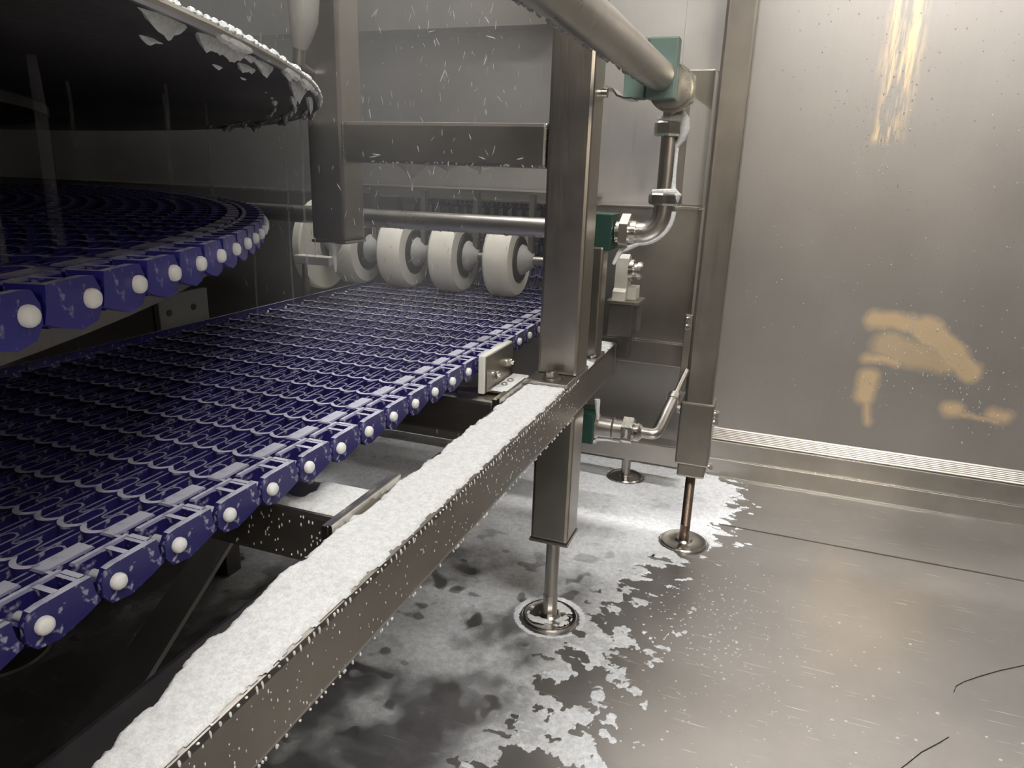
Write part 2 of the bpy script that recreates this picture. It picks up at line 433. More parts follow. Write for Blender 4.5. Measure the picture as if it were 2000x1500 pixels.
beam = empty('frame_beam', (-0.336, 0.6, BZ0), 'long square steel beam covered in white foam, running beside the blue belt', 'beam')
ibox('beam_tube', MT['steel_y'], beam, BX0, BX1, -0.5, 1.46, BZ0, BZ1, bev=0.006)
ibox('end_plate', MT['steel'], beam, BX0 - 0.002, BX1 + 0.002, 1.46, 1.466, BZ0 - 0.002, BZ1 + 0.002, bev=0.001)
for y0, y1 in ((0.525, 0.662), (0.972, 1.10)):
    ibox('mounting_strip', MT['polish'], beam, BX0 - 0.003, BX0 + 0.002, y0, y1, 0.492, 0.514, bev=0.001)
    ibox('mounting_strip', MT['polish'], beam, BX0 - 0.012, BX0 - 0.004, y0 + 0.002, y1 - 0.002, 0.492, 0.511, bev=0.001)

def foot(parent, x, y, ztop, r=0.055, rr=0.013, mat=None, threaded=False, foam=False):
    d = MB().lathe([(0.0001, 0), (r, 0), (r, 0.004), (r - 0.002, 0.0065), (r - 0.006, 0.0065), (r - 0.010, 0.0045), (0.022, 0.0075), (0.018, 0.012), (0.0001, 0.012)], (x, y, 0.0005), 'z', 48)
    f = d.build('foot_disc', MT['polish'], parent)
    rod = MB()
    if threaded:
        pts = []; rs = []
        n = int((ztop - 0.03) / 0.003)
        rod.cyl((x, y, 0.010), (x, y, 0.05), rr * 1.02)
        for i in range(n):
            z = 0.05 + (ztop - 0.05) * i / n
            pts += [(x, y, z), (x, y, z + (ztop - 0.05) / n * 0.5)]; rs += [rr, rr * 0.90]
        pts.append((x, y, ztop)); rs.append(rr)
        rod.tube(pts, rs, 16)
    else:
        rod.cyl((x, y, 0.010), (x, y, ztop), rr)
        rod.cyl((x, y, 0.010), (x, y, 0.055), rr * 1.10, seg=10)
    rod.build('foot_rod', mat or MT['steel'], parent)
    return f

post = empty('frame_post', (-0.334, 1.1825, 0), 'tall square steel post bolted onto the foam-covered beam', 'post')
ibox('post_tube', MT['steel'], post, -0.370, -0.298, 1.147, 1.218, 0.513, 2.3, bev=0.006)
ibox('base_plate', MT['polish'], post, -0.374, -0.299, 1.095, 1.232, 0.5053, 0.5135, bev=0.0015)
hexbolt(MB(), (-0.336, 1.122, 0.5135), (0, 0, 1), 0.0125, 0.009, 0.016).build('bolt', MT['steel'], post)
leg = ibox('leg', MT['steel'], beam, -0.370, -0.298, 1.147, 1.218, 0.188, BZ0 - 0.0005, bev=0.006)
ibox('leg_cap', MT['steel'], leg, -0.372, -0.296, 1.145, 1.220, 0.182, 0.188, bev=0.002)
foot(leg, -0.334, 1.1825, 0.183)

# far post with sleeve, bolts, bracket and threaded foot
pb = empty('wall_side_post', (-0.125, 1.60, 0), 'steel post with bolted lower sleeve and threaded foot near the wall', 'post')
ibox('post_tube', MT['steel'], pb, -0.155, -0.095, 1.570, 1.630, 0.20, 2.3, bev=0.006)
ibox('sleeve', MT['steel'], pb, -0.1625, -0.0885, 1.5655, 1.636, 0.215, 0.365, bev=0.004)
ibox('sleeve_cap', MT['steel'], pb, -0.156, -0.094, 1.569, 1.631, 0.183, 0.215, bev=0.005)
for x, z, s in ((-0.1625, 0.335, -1), (-0.0885, 0.335, 1), (-0.0885, 0.205, 1), (-0.0885, 0.315, 1)):
    hb = MB().cyl((x, 1.60, z), (x + s * 0.003, 1.60, z), 0.011, seg=16)
    hb.hexp((x + s * 0.003, 1.60, z), (x + s * 0.010, 1.60, z), 0.009); hb.build('bolt', MT['polish'], pb)
ibox('bracket_plate', MT['steel'], pb, -0.172, -0.1555, 1.572, 1.580, 0.385, 0.562, bev=0.0015)
for z in (0.552, 0.535):
    MB().lathe([(0.006, 0), (0.006, -0.004), (0.004, -0.006), (0.0001, -0.006)], (-0.166, 1.572, z), 'y', 14).build('bolt', MT['polish'], pb)
foot(pb, -0.125, 1.600, 0.184, 0.055, 0.0115, MT['thread'], True)

# crossbeams under the belt
def crossbeam(y0, y1, label):
    o = empty('crossbeam', (-0.72, (y0 + y1) / 2, BZ0), label, 'beam')
    ibox('beam_tube', MT['steel_x'], o, -1.085, BX0 - 0.0125, y0, y1, BZ0 + 0.0015, BZ1 - 0.003, bev=0.006)
    ibox('end_flange', MT['steel_x'], o, -1.089, -1.085, y0 - 0.004, y1 + 0.004, BZ0, BZ1 - 0.002)
    return o
crossbeam(0.560, 0.632, 'near steel crossbeam under the belt with a foam patch by the beam')
crossbeam(0.985, 1.055, 'crossbeam under the white guide bracket')
sb = empty('side_beam', (-1.125, 0.6, BZ0), 'dark steel beam along the far left edge of the lower belt', 'beam')
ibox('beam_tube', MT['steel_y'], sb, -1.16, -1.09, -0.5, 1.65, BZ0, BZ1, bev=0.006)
ibox('end_plate', MT['steel'], sb, -1.162, -1.088, 1.65, 1.656, BZ0 - 0.002, BZ1 + 0.002)
lc = empty('drip_tray', (-0.7, 1.27, 0.33), 'low steel tray streaked with foam runs behind the crossbeam', 'tray')
ibox('tray_sheet', MT['panel'], lc, -1.08, -0.40, 1.235, 1.30, 0.335, 0.339)
ibox('tray_front', MT['panel'], lc, -1.08, -0.40, 1.232, 1.235, 0.322, 0.386, bev=0.001)
fs = MB()
for i in range(16):
    x = -0.66 + 0.0165 * i + random.uniform(-.004, .004); l = random.uniform(0.015, 0.055)
    fs.tube([(x, 1.2315, 0.384), (x, 1.2305, 0.384 - l * 0.6), (x + 0.001, 1.2307, 0.384 - l)], [0.0022, 0.0018, 0.0009], 6)
fs.build('foam_runs', MT['foam'], lc)
# floor strut
st_ = empty('floor_strut', (-0.9, 0.83, 0), 'flat grey steel strut lying slantwise low under the belt', 'strut')
a = Vector((-1.06, 1.135, 0)); bb = Vector((-0.66, 0.25, 0)); d = (bb - a).normalized(); n = Vector((-d.y, d.x, 0))
mb = MB()
for z0, z1, hw in ((0.086, 0.098, 0.030),):
    q = [a + n * hw, a - n * hw, bb - n * hw, bb + n * hw]
    mb.prism([(p.x, p.y) for p in q], lambda p: (p[0], p[1], z0), lambda p: (p[0], p[1], z1))
mb.build('flat_bar', MT['panel'], st_)
for t_ in (0.08, 0.95):
    c_ = a.lerp(bb, t_); ibox('support_block', MT['dull'], st_, c_.x - 0.02, c_.x + 0.02, c_.y - 0.02, c_.y + 0.02, 0.0, 0.0862)
dr = empty('floor_drain', (-1.20, 0.70, 0), 'round drain rim on the dark floor under the belt', 'drain')
MB().lathe([(0.055, 0.0005), (0.058, 0.004), (0.070, 0.004), (0.074, 0.0005)], (-1.20, 0.70, 0), 'z', 40).build('rim', MT['steel'], dr)
MB().lathe([(0.0001, 0.001), (0.054, 0.001)], (-1.20, 0.70, 0), 'z', 40).build('drain_plate', MT['dull'], dr)

# hanging post and cross tube between it and the tall post
hp = empty('hanging_post', (-0.79, 1.1825, 0.71), 'misty square steel post ending above the belt beside the spiral', 'post')
ibox('post_tube', MT['steel'], hp, -0.827, -0.7555, 1.147, 1.218, 0.716, 2.3, bev=0.006)
ibox('bottom_cap', MT['polish'], hp, -0.8285, -0.754, 1.1455, 1.2195, 0.710, 0.716, bev=0.002)
hp2 = MB().tube([(-0.790, 1.16, 0.71), (-0.788, 1.16, 0.690), (-0.787, 1.16, 0.655)], [0.02, 0.006, 0.002], 10)
hp2.build('foam_drip', MT['milk'], hp)
ct = empty('cross_tube', (-0.56, 1.1825, 0.855), 'wet horizontal steel tube between the two square posts', 'tube')
ibox('tube', MT['steel_x'], ct, -0.7535, -0.3715, 1.150, 1.215, 0.856, 0.926, bev=0.006)
for x in (-0.7535, -0.3725):
    wmb = MB()
    for i in range(22):
        z = 0.858 + i * 0.0031; wmb.lathe([(0.0001, -0.002), (0.0022, 0), (0.0001, 0.002)], (x, 1.1495, z), 'z', 6)
    wmb.build('weld_bead', MT['polish'], ct)
dm = MB()
for i in range(46):
    x = random.uniform(-0.70, -0.38); r = random.uniform(0.0007, 0.0019)
    dm.lathe([(0.0001, -r), (r * .8, -r * .5), (r, 0), (r * .7, r * .7), (0.0001, r)], (x, 1.1495, 0.8585 + random.uniform(-.001, .0015)), 'z', 6)
tag(dm.build('drop_row', MT['water'], ct), kind='stuff')
fd = MB()
for x, l, w_ in ((-0.632, 0.045, 0.03), (-0.562, 0.018, 0.02), (-0.50, 0.014, 0.03)):
    fd.tube([(x, 1.18, 0.8565), (x, 1.18, 0.8565 - l * .3), (x, 1.18, 0.8565 - l * .55), (x, 1.18, 0.8565 - l)], [w_, w_ * .45, w_ * 0.1, 0.0012], 12)
fd.build('foam_drips', MT['milk'], ct)

hs = empty('bent_hose', (-0.79, 1.11, 1.05), 'foamy bent hose end hanging in front of the misty hanging post', 'hose')
MB().tube([(-0.822, 1.10, 1.40), (-0.806, 1.10, 1.22), (-0.793, 1.10, 1.15), (-0.788, 1.10, 1.11), (-0.791, 1.102, 1.08), (-0.800, 1.106, 1.055), (-0.806, 1.108, 1.04)], [0.024, 0.024, 0.026, 0.026, 0.024, 0.018, 0.013], 18).build('hose_tube', MT['hose'], hs)
MB().cyl((-0.806, 1.108, 1.04), (-0.812, 1.112, 1.015), 0.011, seg=14).cyl((-0.812, 1.112, 1.015), (-0.812, 1.146, 1.005), 0.007, seg=10).build('hose_nozzle', MT['steel'], hs)

# ------------------------------------------------------------------ rear sheet metal
rp = empty('rear_panel', (-0.9, 1.76, 0.775), 'large pale steel sheet behind the posts above the rollers', 'panel')
ibox('sheet', MT['panel'], rp, -3.6, -0.26, 1.775, 1.778, 0.775, 2.3)
ibox('corner_sheet', MT['panel'], rp, -0.2595, -0.166, 1.775, 1.778, 1.08, 2.3)
ibox('bottom_lip', MT['polish'], rp, -3.6, -0.26, 1.770, 1.775, 0.773, 0.778)
hd = empty('header_panel', (-0.9, 1.70, 1.17), 'brownish steel header sheet across the top behind the cross tube', 'panel')
ibox('sheet', MT['steel_x'], hd, -1.5, -0.545, 1.690, 1.7745, 1.176, 1.6, bev=0.003)
ibox('lower_edge', MT['steel_x'], hd, -1.5, -0.545, 1.686, 1.690, 1.172, 1.182)
bxp = empty('drive_housing', (-0.36, 1.72, 0.41), 'steel sheet housing with folded lower lip behind the pipe elbow', 'housing')
ibox('face_sheet', MT['steel'], bxp, -0.42, -0.176, 1.700, 1.704, 0.470, 0.779)
ibox('side_sheet', MT['steel'], bxp, -0.178, -0.174, 1.704, 1.765, 0.41, 0.779)
ibox('top_lip', MT['polish'], bxp, -0.42, -0.174, 1.694, 1.766, 0.779, 0.783, bev=0.001)
ibox('lower_lip', MT['steel_x'], bxp, -0.42, -0.178, 1.688, 1.704, 0.410, 0.468, bev=0.003)
ibox('lip_edge', MT['polish'], bxp, -0.42, -0.178, 1.686, 1.692, 0.4655, 0.471, bev=0.0015)
pd = empty('short_post', (-0.21, 1.73, 0.783), 'short steel post with a slanted gusset plate behind the union joint', 'post')
ibox('post_tube', MT['steel'], pd, -0.245, -0.176, 1.705, 1.765, 0.783, 1.075, bev=0.003)
MB().prism([(-0.222, 0.79), (-0.177, 0.79), (-0.177, 0.992), (-0.222, 1.022)], lambda p: (p[0], 1.698, p[1]), lambda p: (p[0], 1.7048, p[1])).build('gusset_plate', MT['panel'], pd)
# base rail behind everything, with its own foot
br = empty('base_rail', (-0.336, 1.90, 0), 'low horizontal steel base rail near the wall on a round foot', 'rail')
ibox('rail_tube', MT['steel_x'], br, -1.4, -0.165, 1.895, 1.955, 0.068, 0.128, bev=0.004)
foot(br, -0.336, 1.925, 0.070, 0.050, 0.012)

# upright and bearing on the end of the beam
u2 = empty('bearing_upright', (-0.335, 1.33, 0.505), 'short steel upright channel standing on the beam end behind the tall post', 'upright')
ibox('channel', MT['steel'], u2, -0.368, -0.302, 1.30, 1.345, 0.512, 0.722, bev=0.004)
ibox('foot_plate', MT['polish'], u2, -0.372, -0.299, 1.285, 1.36, 0.5055, 0.512, bev=0.001)
for x in (-0.360, -0.345, -0.325, -0.308):
    MB().lathe([(0.0045, 0), (0.0045, 0.004), (0.003, 0.005), (0.0001, 0.005)], (x, 1.2925, 0.512), 'z', 10).build('bolt', MT['polish'], u2)
bb_ = empty('bearing_bracket', (-0.285, 1.46, 0.53), 'dark box bracket with wet top plate carrying the white bearing', 'bracket')
ibox('box', MT['dull'], bb_, -0.312, -0.262, 1.425, 1.475, 0.530, 0.598, bev=0.002)
ibox('top_plate', MT['steel'], bb_, -0.316, -0.250, 1.42, 1.495, 0.598, 0.604, bev=0.001)
ibox('side_flange', MT['steel'], bb_, -0.262, -0.254, 1.475, 1.485, 0.535, 0.598)
ibox('stem', MT['dull'], bb_, -0.300, -0.270, 1.466, 1.49, 0.475, 0.532, bev=0.002)
pbk = empty('pillow_bearing', (-0.285, 1.46, 0.604), 'white plastic pillow block bearing with steel shaft end', 'bearing')
MB().prism([(1.425, 0.604), (1.490, 0.604), (1.490, 0.622), (1.478, 0.628), (1.474, 0.665), (1.466, 0.690), (1.452, 0.696), (1.440, 0.688), (1.436, 0.628), (1.425, 0.622)],
           lambda p: (-0.306, p[0], p[1]), lambda p: (-0.280, p[0], p[1])).build('bearing_body', MT['white'], pbk)
ibox('bearing_base', MT['white'], pbk, -0.280, -0.262, 1.445, 1.488, 0.604, 0.630, bev=0.002)
MB().cyl((-0.280, 1.456, 0.664), (-0.271, 1.456, 0.664), 0.022).cyl((-0.271, 1.456, 0.664), (-0.263, 1.456, 0.664), 0.014).build('shaft_collar', MT['polish'], pbk)
MB().cyl((-0.263, 1.456, 0.664), (-0.256, 1.456, 0.664), 0.018).lathe([(0.018, 0), (0.015, 0.003), (0.0001, 0.003)], (-0.256, 1.456, 0.664), 'x', 20).build('shaft_end', MT['polish'], pbk)

# white guide brackets by the belt edge
def guide(x, y0, y1, s, label):
    """s: +1 the steel plate is on the +x side of the white plastic"""
    g = empty('belt_guide', (x, (y0 + y1) / 2, 0.505), label, 'guide bracket', 'white belt guides')
    ibox('plastic_plate', MT['white'], g, min(x, x - s * 0.011), max(x, x - s * 0.011), y0, y1, 0.505, 0.568, bev=0.002)
    ibox('steel_plate', MT['steel'], g, min(x, x + s * 0.003), max(x, x + s * 0.003), y0 + 0.004, y1 - 0.002, 0.507, 0.566)
    ibox('flange', MT['polish'], g, min(x, x + s * 0.038), max(x, x + s * 0.038), y0 + 0.012, y1 - 0.004, 0.5065, 0.5095, bev=0.0008)
    for yy, zz in ((y0 + 0.035, 0.530), (y1 - 0.028, 0.536)):
        b_ = MB().cyl((x + s * 0.003, yy, zz), (x + s * 0.005, yy, zz), 0.008, seg=16).hexp((x + s * 0.005, yy, zz), (x + s * 0.011, yy, zz), 0.0068)
        b_.cyl((x + s * 0.011, yy, zz), (x + s * 0.015, yy, zz), 0.0035, seg=10).build('bolt', MT['polish'], g)
    for yy, xx in ((y0 + 0.045, x + s * 0.018), (y0 + 0.070, x + s * 0.019)):
        MB().lathe([(0.0055, 0), (0.0055, 0.005), (0.004, 0.006), (0.0001, 0.006)], (xx, yy, 0.5095), 'z', 14).build('bolt', MT['steel'], g)
    return g
guide(-0.4135, 1.008, 1.133, 1, 'white plastic guide plate with steel bracket at the right belt edge')
gl = empty('belt_guide', (-1.01, 1.0, 0.505), 'shade-painted white guide plate with two holes at the left belt edge', 'guide bracket', 'white belt guides')
ibox('plastic_plate', MT['grey_plastic'], gl, -1.026, -1.014, 0.948, 1.066, 0.548, 0.619, bev=0.002)  # white plate; the shade on it is put in as grey
ibox('steel_plate', MT['dull'], gl, -1.030, -1.026, 0.948, 1.066, 0.505, 0.615)
for yy, zz in ((0.970, 0.586), (1.028, 0.588)):
    MB().cyl((-1.0142, yy, zz), (-1.0125, yy, zz), 0.006, seg=14).build('bolt', MT['dull'], gl)
gb = empty('belt_guide', (-1.02, 1.35, 0.63), 'short white guide bar below the hanging post', 'guide bracket', 'white belt guides')
ibox('bar', MT['white'], gb, -1.035, -0.94, 1.36, 1.39, 0.633, 0.652, bev=0.002)
MB().cyl((-1.016, 1.375, 0.60), (-1.016, 1.375, 0.634), 0.006, seg=12).cyl((-1.016, 1.375, 0.50), (-1.016, 1.375, 0.60), 0.009, seg=12).build('stud', MT['steel'], gb)

# ------------------------------------------------------------------ cleaning pipework
PX, PY, PZ = -0.214, 1.335, 0.748
sp = empty('spray_pipe', (PX, 1.25, 1.005), 'thick wet steel pipe slanting in from the top of the picture into a green clamp', 'pipe')
MB().cyl((PX, -0.6, 1.005), (PX, 1.262, 1.005), 0.0235, seg=40).build('pipe_tube', MT['pipe'], sp)
wet = MB()
for i in range(120):
    y = random.uniform(0.55, 1.225); an = random.uniform(-2.75, -1.95); r = random.uniform(0.0015, 0.0045)
    c = Vector((PX + 0.0235 * math.cos(an), y, 1.005 + 0.0235 * math.sin(an)))
    wet.lathe([(0.0001, -r), (r * .8, -r * .4), (r, 0.2 * r), (r * .7, r * .8), (0.0001, r)], c, 'z', 7)
tag(wet.build('water_beads', MT['water'], sp), kind='stuff')
tp = empty('pipe_clamp', (PX, 1.25, 0.975), 'green block clamp paled by painted haze at the upper end of the slanting pipe', 'clamp')
ibox('clamp_half', MT['green_hazed'], tp, -0.272, -0.2365, 1.236, 1.264, 0.970, 1.062, bev=0.003)
ibox('clamp_half', MT['green_hazed'], tp, -0.2355, -0.188, 1.236, 1.264, 0.970, 1.062, bev=0.003)
cl = MB()
cl.prism([(-0.2985, 0.986), (-0.290, 0.987), (-0.282, 0.983), (-0.274, 0.9735), (-0.262, 0.9695), (-0.250, 0.9695), (-0.250, 0.9672), (-0.263, 0.9672), (-0.276, 0.9712), (-0.283, 0.980), (-0.290, 0.9835), (-0.2985, 0.9825)],
         lambda p: (p[0], 1.205, p[1]), lambda p: (p[0], 1.258, p[1]))
cl.build('mounting_clip', MT['polish'], tp)
MB().cyl((-0.2975, 1.20, 0.975), (-0.289, 1.20, 0.975), 0.007, seg=14).build('bolt', MT['polish'], tp)

pw = empty('pipe_elbow_run', (-0.203, PY, 0.75), 'steel pipe with unions and two elbows dropping beside the tall post, streaked with foam', 'pipe')
UX, UZ = -0.199, 0.990
un = MB().cyl((UX, 1.2645, UZ), (UX, 1.274, UZ), 0.033, seg=36).cyl((UX, 1.274, UZ), (UX, 1.282, UZ), 0.038, seg=36)
un.build('union_flange', MT['polish'], pw)
MB().hexp((UX, 1.282, UZ), (UX, 1.298, UZ), 0.040).build('union_nut', MT['pipe'], pw)
MB().cyl((UX, 1.298, UZ), (UX, 1.309, UZ), 0.029, seg=32).hexp((UX, 1.309, UZ), (UX, 1.321, UZ), 0.036).build('union_collar', MT['polish'], pw)
pts = []
for i in range(9):
    t = i / 8 * PI / 2
    pts.append((UX - 0.004 * (i / 8), 1.312 + 0.023 * math.sin(t), 0.960 + 0.030 * math.cos(t)))
MB().tube(pts, 0.020, 24).build('upper_elbow', MT['pipe'], pw)
MB().cyl((-0.203, PY, 0.805), (-0.203, PY, 0.965), 0.0165, seg=28).build('drop_pipe', MT['steel'], pw)
for z0, z1 in ((0.917, 0.943), (0.800, 0.822)):
    MB().tube([(-0.203, PY, z0), (-0.203, PY, z0 + 0.004), (-0.203, PY, z1 - 0.004), (-0.203, PY, z1)], [0.026, 0.030, 0.030, 0.026], 8, True, False).build('hex_coupling', MT['polish'], pw)
pts = [(-0.203, PY, 0.802)]
for i in range(11):
    t = i / 10 * PI / 2
    pts.append((-0.203 - 0.040 * (1 - math.cos(t)), PY, 0.790 - 0.042 * math.sin(t)))
pts.append((-0.252, PY, PZ))
MB().tube(pts, 0.0195, 24).build('lower_elbow', MT['pipe'], pw)
MB().cyl((-0.262, PY, PZ), (-0.250, PY, PZ), 0.022, seg=28).cyl((-0.288, PY, PZ), (-0.277, PY, PZ), 0.020, seg=28).build('union_collar', MT['polish'], pw)
MB().hexp((-0.278, PY, PZ), (-0.262, PY, PZ), 0.034).build('union_nut', MT['pipe'], pw)
fm = MB()
fm.tube([(-0.184, PY - 0.009, 0.955), (-0.180, PY - 0.016, 0.946), (-0.178, PY - 0.018, 0.930), (-0.181, PY - 0.014, 0.915), (-0.190, PY - 0.008, 0.900),
         (-0.190, PY - 0.008, 0.850), (-0.189, PY - 0.009, 0.828), (-0.181, PY - 0.014, 0.818), (-0.184, PY - 0.010, 0.800)],
        [0.005, 0.0085, 0.009, 0.0075, 0.0045, 0.004, 0.005, 0.008, 0.004], 12)
fm.tube([(-0.224, PY - 0.014, 0.945), (-0.203, PY - 0.022, 0.946), (-0.183, PY - 0.014, 0.946)], [0.004, 0.006, 0.007], 10)
fm.tube([(-0.224, PY - 0.014, 0.823), (-0.203, PY - 0.022, 0.824), (-0.183, PY - 0.014, 0.824)], [0.004, 0.005, 0.006], 10)
pts = [(-0.184 - 0.058 * (1 - math.cos(t)), PY - 0.008, 0.790 - 0.060 * math.sin(t)) for t in [i / 8 * PI / 2 for i in range(9)]]
fm.tube(pts + [(-0.275, PY - 0.01, 0.715), (-0.285, PY - 0.02, 0.690)], [0.004] * 9 + [0.006, 0.003], 8)
fm.build('foam_streak', MT['foam'], pw)
mc = empty('pipe_clamp', (-0.306, PY, 0.72), 'dark green block clamp on the pipe beside the tall post', 'clamp')
ibox('clamp_half', MT['green'], mc, -0.324, -0.290, PY - 0.033, PY - 0.0005, 0.715, 0.781, bev=0.002)
ibox('clamp_half', MT['green'], mc, -0.324, -0.290, PY + 0.0005, PY + 0.033, 0.715, 0.781, bev=0.002)
ibox('clamp_strap', MT['polish'], mc, -0.3265, -0.324, PY - 0.034, PY + 0.02, 0.713, 0.783)
lp = empty('spray_bar', (-0.75, PY, PZ), 'horizontal wet steel spray bar passing in front of the white rollers', 'pipe')
MB().cyl((-1.14, PY, PZ - 0.002), (-0.324, PY, PZ), 0.0185, seg=36).build('pipe_tube', MT['pipe'], lp)
wet = MB()
for i in range(150):
    x = random.uniform(-0.84, -0.40); an = random.uniform(-2.2, -0.9); r = random.uniform(0.0008, 0.0030)
    c = Vector((x, PY + 0.0185 * math.cos(an), PZ + 0.0185 * math.sin(an)))
    wet.lathe([(0.0001, -r), (r * .8, -r * .4), (r, 0.2 * r), (r * .7, r * .8), (0.0001, r)], c, 'z', 6)
tag(wet.build('water_beads', MT['water'], lp), kind='stuff')

# lower fitting
LZ = 0.364
lf = empty('pipe_fitting', (-0.25, 1.33, LZ), 'polished union fitting with thin elbow tube below the beam end', 'pipe')
MB().tube([(-0.298, 1.33, LZ), (-0.292, 1.33, LZ), (-0.266, 1.33, LZ), (-0.264, 1.33, LZ), (-0.262, 1.33, LZ), (-0.242, 1.33, LZ)], [0.0265, 0.0215, 0.0205, 0.0225, 0.0195, 0.0185], 28).build('union_body', MT['pipe'], lf)
MB().hexp((-0.244, 1.33, LZ), (-0.224, 1.33, LZ), 0.0275).build('union_nut', MT['polish'], lf)
MB().tube([(-0.224, 1.33, LZ), (-0.222, 1.33, LZ), (-0.212, 1.33, LZ), (-0.210, 1.33, LZ), (-0.206, 1.33, LZ)], [0.0185, 0.0195, 0.0195, 0.016, 0.0125], 24).build('union_collar', MT['polish'], lf)
end = Vector((-0.150, 1.50, 0.455)); P0 = Vector((-0.178, 1.33, LZ))
pts = [Vector((-0.207, 1.33, LZ)), Vector((-0.190, 1.33, LZ))]
d1 = (end - P0).normalized()
for i in range(1, 8):
    t = i / 8; q = (1 - t) ** 2 * Vector((-0.190, 1.33, LZ)) + 2 * t * (1 - t) * P0 + t * t * (P0 + d1 * 0.014); pts.append(q)
pts += [P0 + d1 * 0.02, P0 + d1 * 0.10]
MB().tube(pts, 0.0112, 20).build('elbow_tube', MT['pipe'], lf)
MB().cyl(P0 + d1 * 0.10, P0 + d1 * 0.115, 0.0135, seg=20).cyl(P0 + d1 * 0.115, end, 0.006, seg=16).build('thin_tube', MT['pipe'], lf)
lm = empty('pipe_clamp', (-0.312, 1.33, 0.33), 'nearly black green block clamp below the beam end', 'clamp')
ibox('clamp_half', MT['green'], lm, -0.3265, -0.2985, 1.300, 1.3295, 0.333, 0.396, bev=0.002)
ibox('clamp_half', MT['green'], lm, -0.3265, -0.2985, 1.3305, 1.360, 0.333, 0.396, bev=0.002)
ibox('hanger', MT['steel'], lm, -0.332, -0.327, 1.305, 1.355, 0.335, 0.4375)
fm = MB().tube([(-0.296, 1.31, 0.425), (-0.294, 1.31, 0.400), (-0.292, 1.308, 0.385)], [0.006, 0.004, 0.002], 8)
fm.build('foam_streak', MT['foam'], lm)
fm = MB().tube([(-0.296, 1.31, 0.335), (-0.290, 1.308, 0.342), (-0.270, 1.309, 0.344), (-0.246, 1.31, 0.343)], [0.004, 0.003, 0.002, 0.001], 8)
fm.build('foam_streak', MT['foam'], lm)
# the stamped word on the nut
cu = bpy.data.curves.new('nut_lettering', 'FONT'); cu.body = 'Inox'; cu.size = 0.0105; cu.extrude = 0.0003; cu.align_x = 'CENTER'; cu.align_y = 'CENTER'
tmp = bpy.data.objects.new('tmp_text', cu); COL.objects.link(tmp)
me = bpy.data.meshes.new_from_object(tmp.evaluated_get(bpy.context.evaluated_depsgraph_get()))
bpy.data.objects.remove(tmp)
# text x -> up along the nut face, text y -> -x ; face looks towards -y
me.transform(Matrix(((0, -1, 0, -0.234), (0, 0, -1, 1.33 - 0.0240), (1, 0, 0, LZ), (0, 0, 0, 1))))
link('lettering', me, MT['white'], lf)

# ------------------------------------------------------------------ rollers
ax = empty('roller_assembly', (-0.8, 1.6, 0.65), 'row of ivory roller wheels on a steel shaft behind the spray bar', 'rollers')
MB().cyl((-1.12, 1.6, 0.65), (-0.405, 1.6, 0.65), 0.011, seg=20).build('shaft', MT['steel'], ax)
for x in (-0.545, -0.685, -0.825, -0.963):
    ibox('hanger', MT['steel'], ax, x - 0.006, x + 0.006, 1.594, 1.612, 0.655, 0.80)
ibox('hanger_rail', MT['steel_x'], ax, -1.12, -0.42, 1.59, 1.765, 0.800, 0.806)
wme = None
for i, x in enumerate((-0.634, -0.774, -0.912, -1.046)):
    if wme is None:
        o = (0, 0, 0)
        wme = [MB().lathe([(0.012, 0.0), (0.084, 0.0), (0.0895, 0.006), (0.0895, 0.050), (0.083, 0.062), (0.056, 0.064), (0.054, 0.054), (0.012, 0.054)], o, 'x', 56).mesh('tyre', MT['wheel']),
               MB().lathe([(0.052, 0.054), (0.0515, 0.066), (0.046, 0.068), (0.012, 0.068)], o, 'x', 40).mesh('hub_ring', MT['dull']),
               MB().lathe([(0.036, 0.068), (0.034, 0.074), (0.016, 0.096), (0.0115, 0.098)], o, 'x', 32).mesh('hub_cone', MT['grey_plastic'])]
    t = bpy.data.objects.new('roller_wheel', wme[0]); COL.objects.link(t); t.parent = ax; t.location = (x + 0.8, 0, 0)
    for nm, me in zip(('hub_ring', 'hub_cone'), wme[1:]):
        ob = bpy.data.objects.new(nm, me); COL.objects.link(ob); ob.parent = t
es = MB().lathe([(0.012, 0), (0.112, 0), (0.116, 0.004), (0.116, 0.022), (0.112, 0.026), (0.012, 0.026)], (-1.135, 1.6, 0.652), 'x', 56).build('end_disc', MT['wheel'], ax)
MB().lathe([(0.012, 0), (0.03, 0), (0.03, 0.012), (0.012, 0.012)], (-1.109, 1.6, 0.652), 'x', 24).build('hub', MT['dull'], es)

# ------------------------------------------------------------------ belt rows
P = 0.0585; BW = 0.57
def wall_path(mb, pts, t, w0, w1, closed=False, smooth=False):
    """vertical wall of thickness t following 2-D points"""
    n = len(pts); vs = []
    for i in range(n):
        a_ = pts[(i - 1) % n] if (closed or i > 0) else pts[i]
        c_ = pts[(i + 1) % n] if (closed or i < n - 1) else pts[i]
        dx, dy = c_[0] - a_[0], c_[1] - a_[1]; l = math.hypot(dx, dy) or 1
        nx, ny = -dy / l * t / 2, dx / l * t / 2
        x, y = pts[i]
        vs += [(x + nx, y + ny, w0), (x - nx, y - ny, w0), (x - nx, y - ny, w1), (x + nx, y + ny, w1)]
    fs = []
    for i in range(n if closed else n - 1):
        j = (i + 1) % n
        for k in range(4): fs.append((4 * i + k, 4 * i + (k + 1) % 4, 4 * j + (k + 1) % 4, 4 * j + k))
    if not closed: fs += [(0, 1, 2, 3), tuple(4 * (n - 1) + k for k in (3, 2, 1, 0))]
    mb.add(vs, fs)

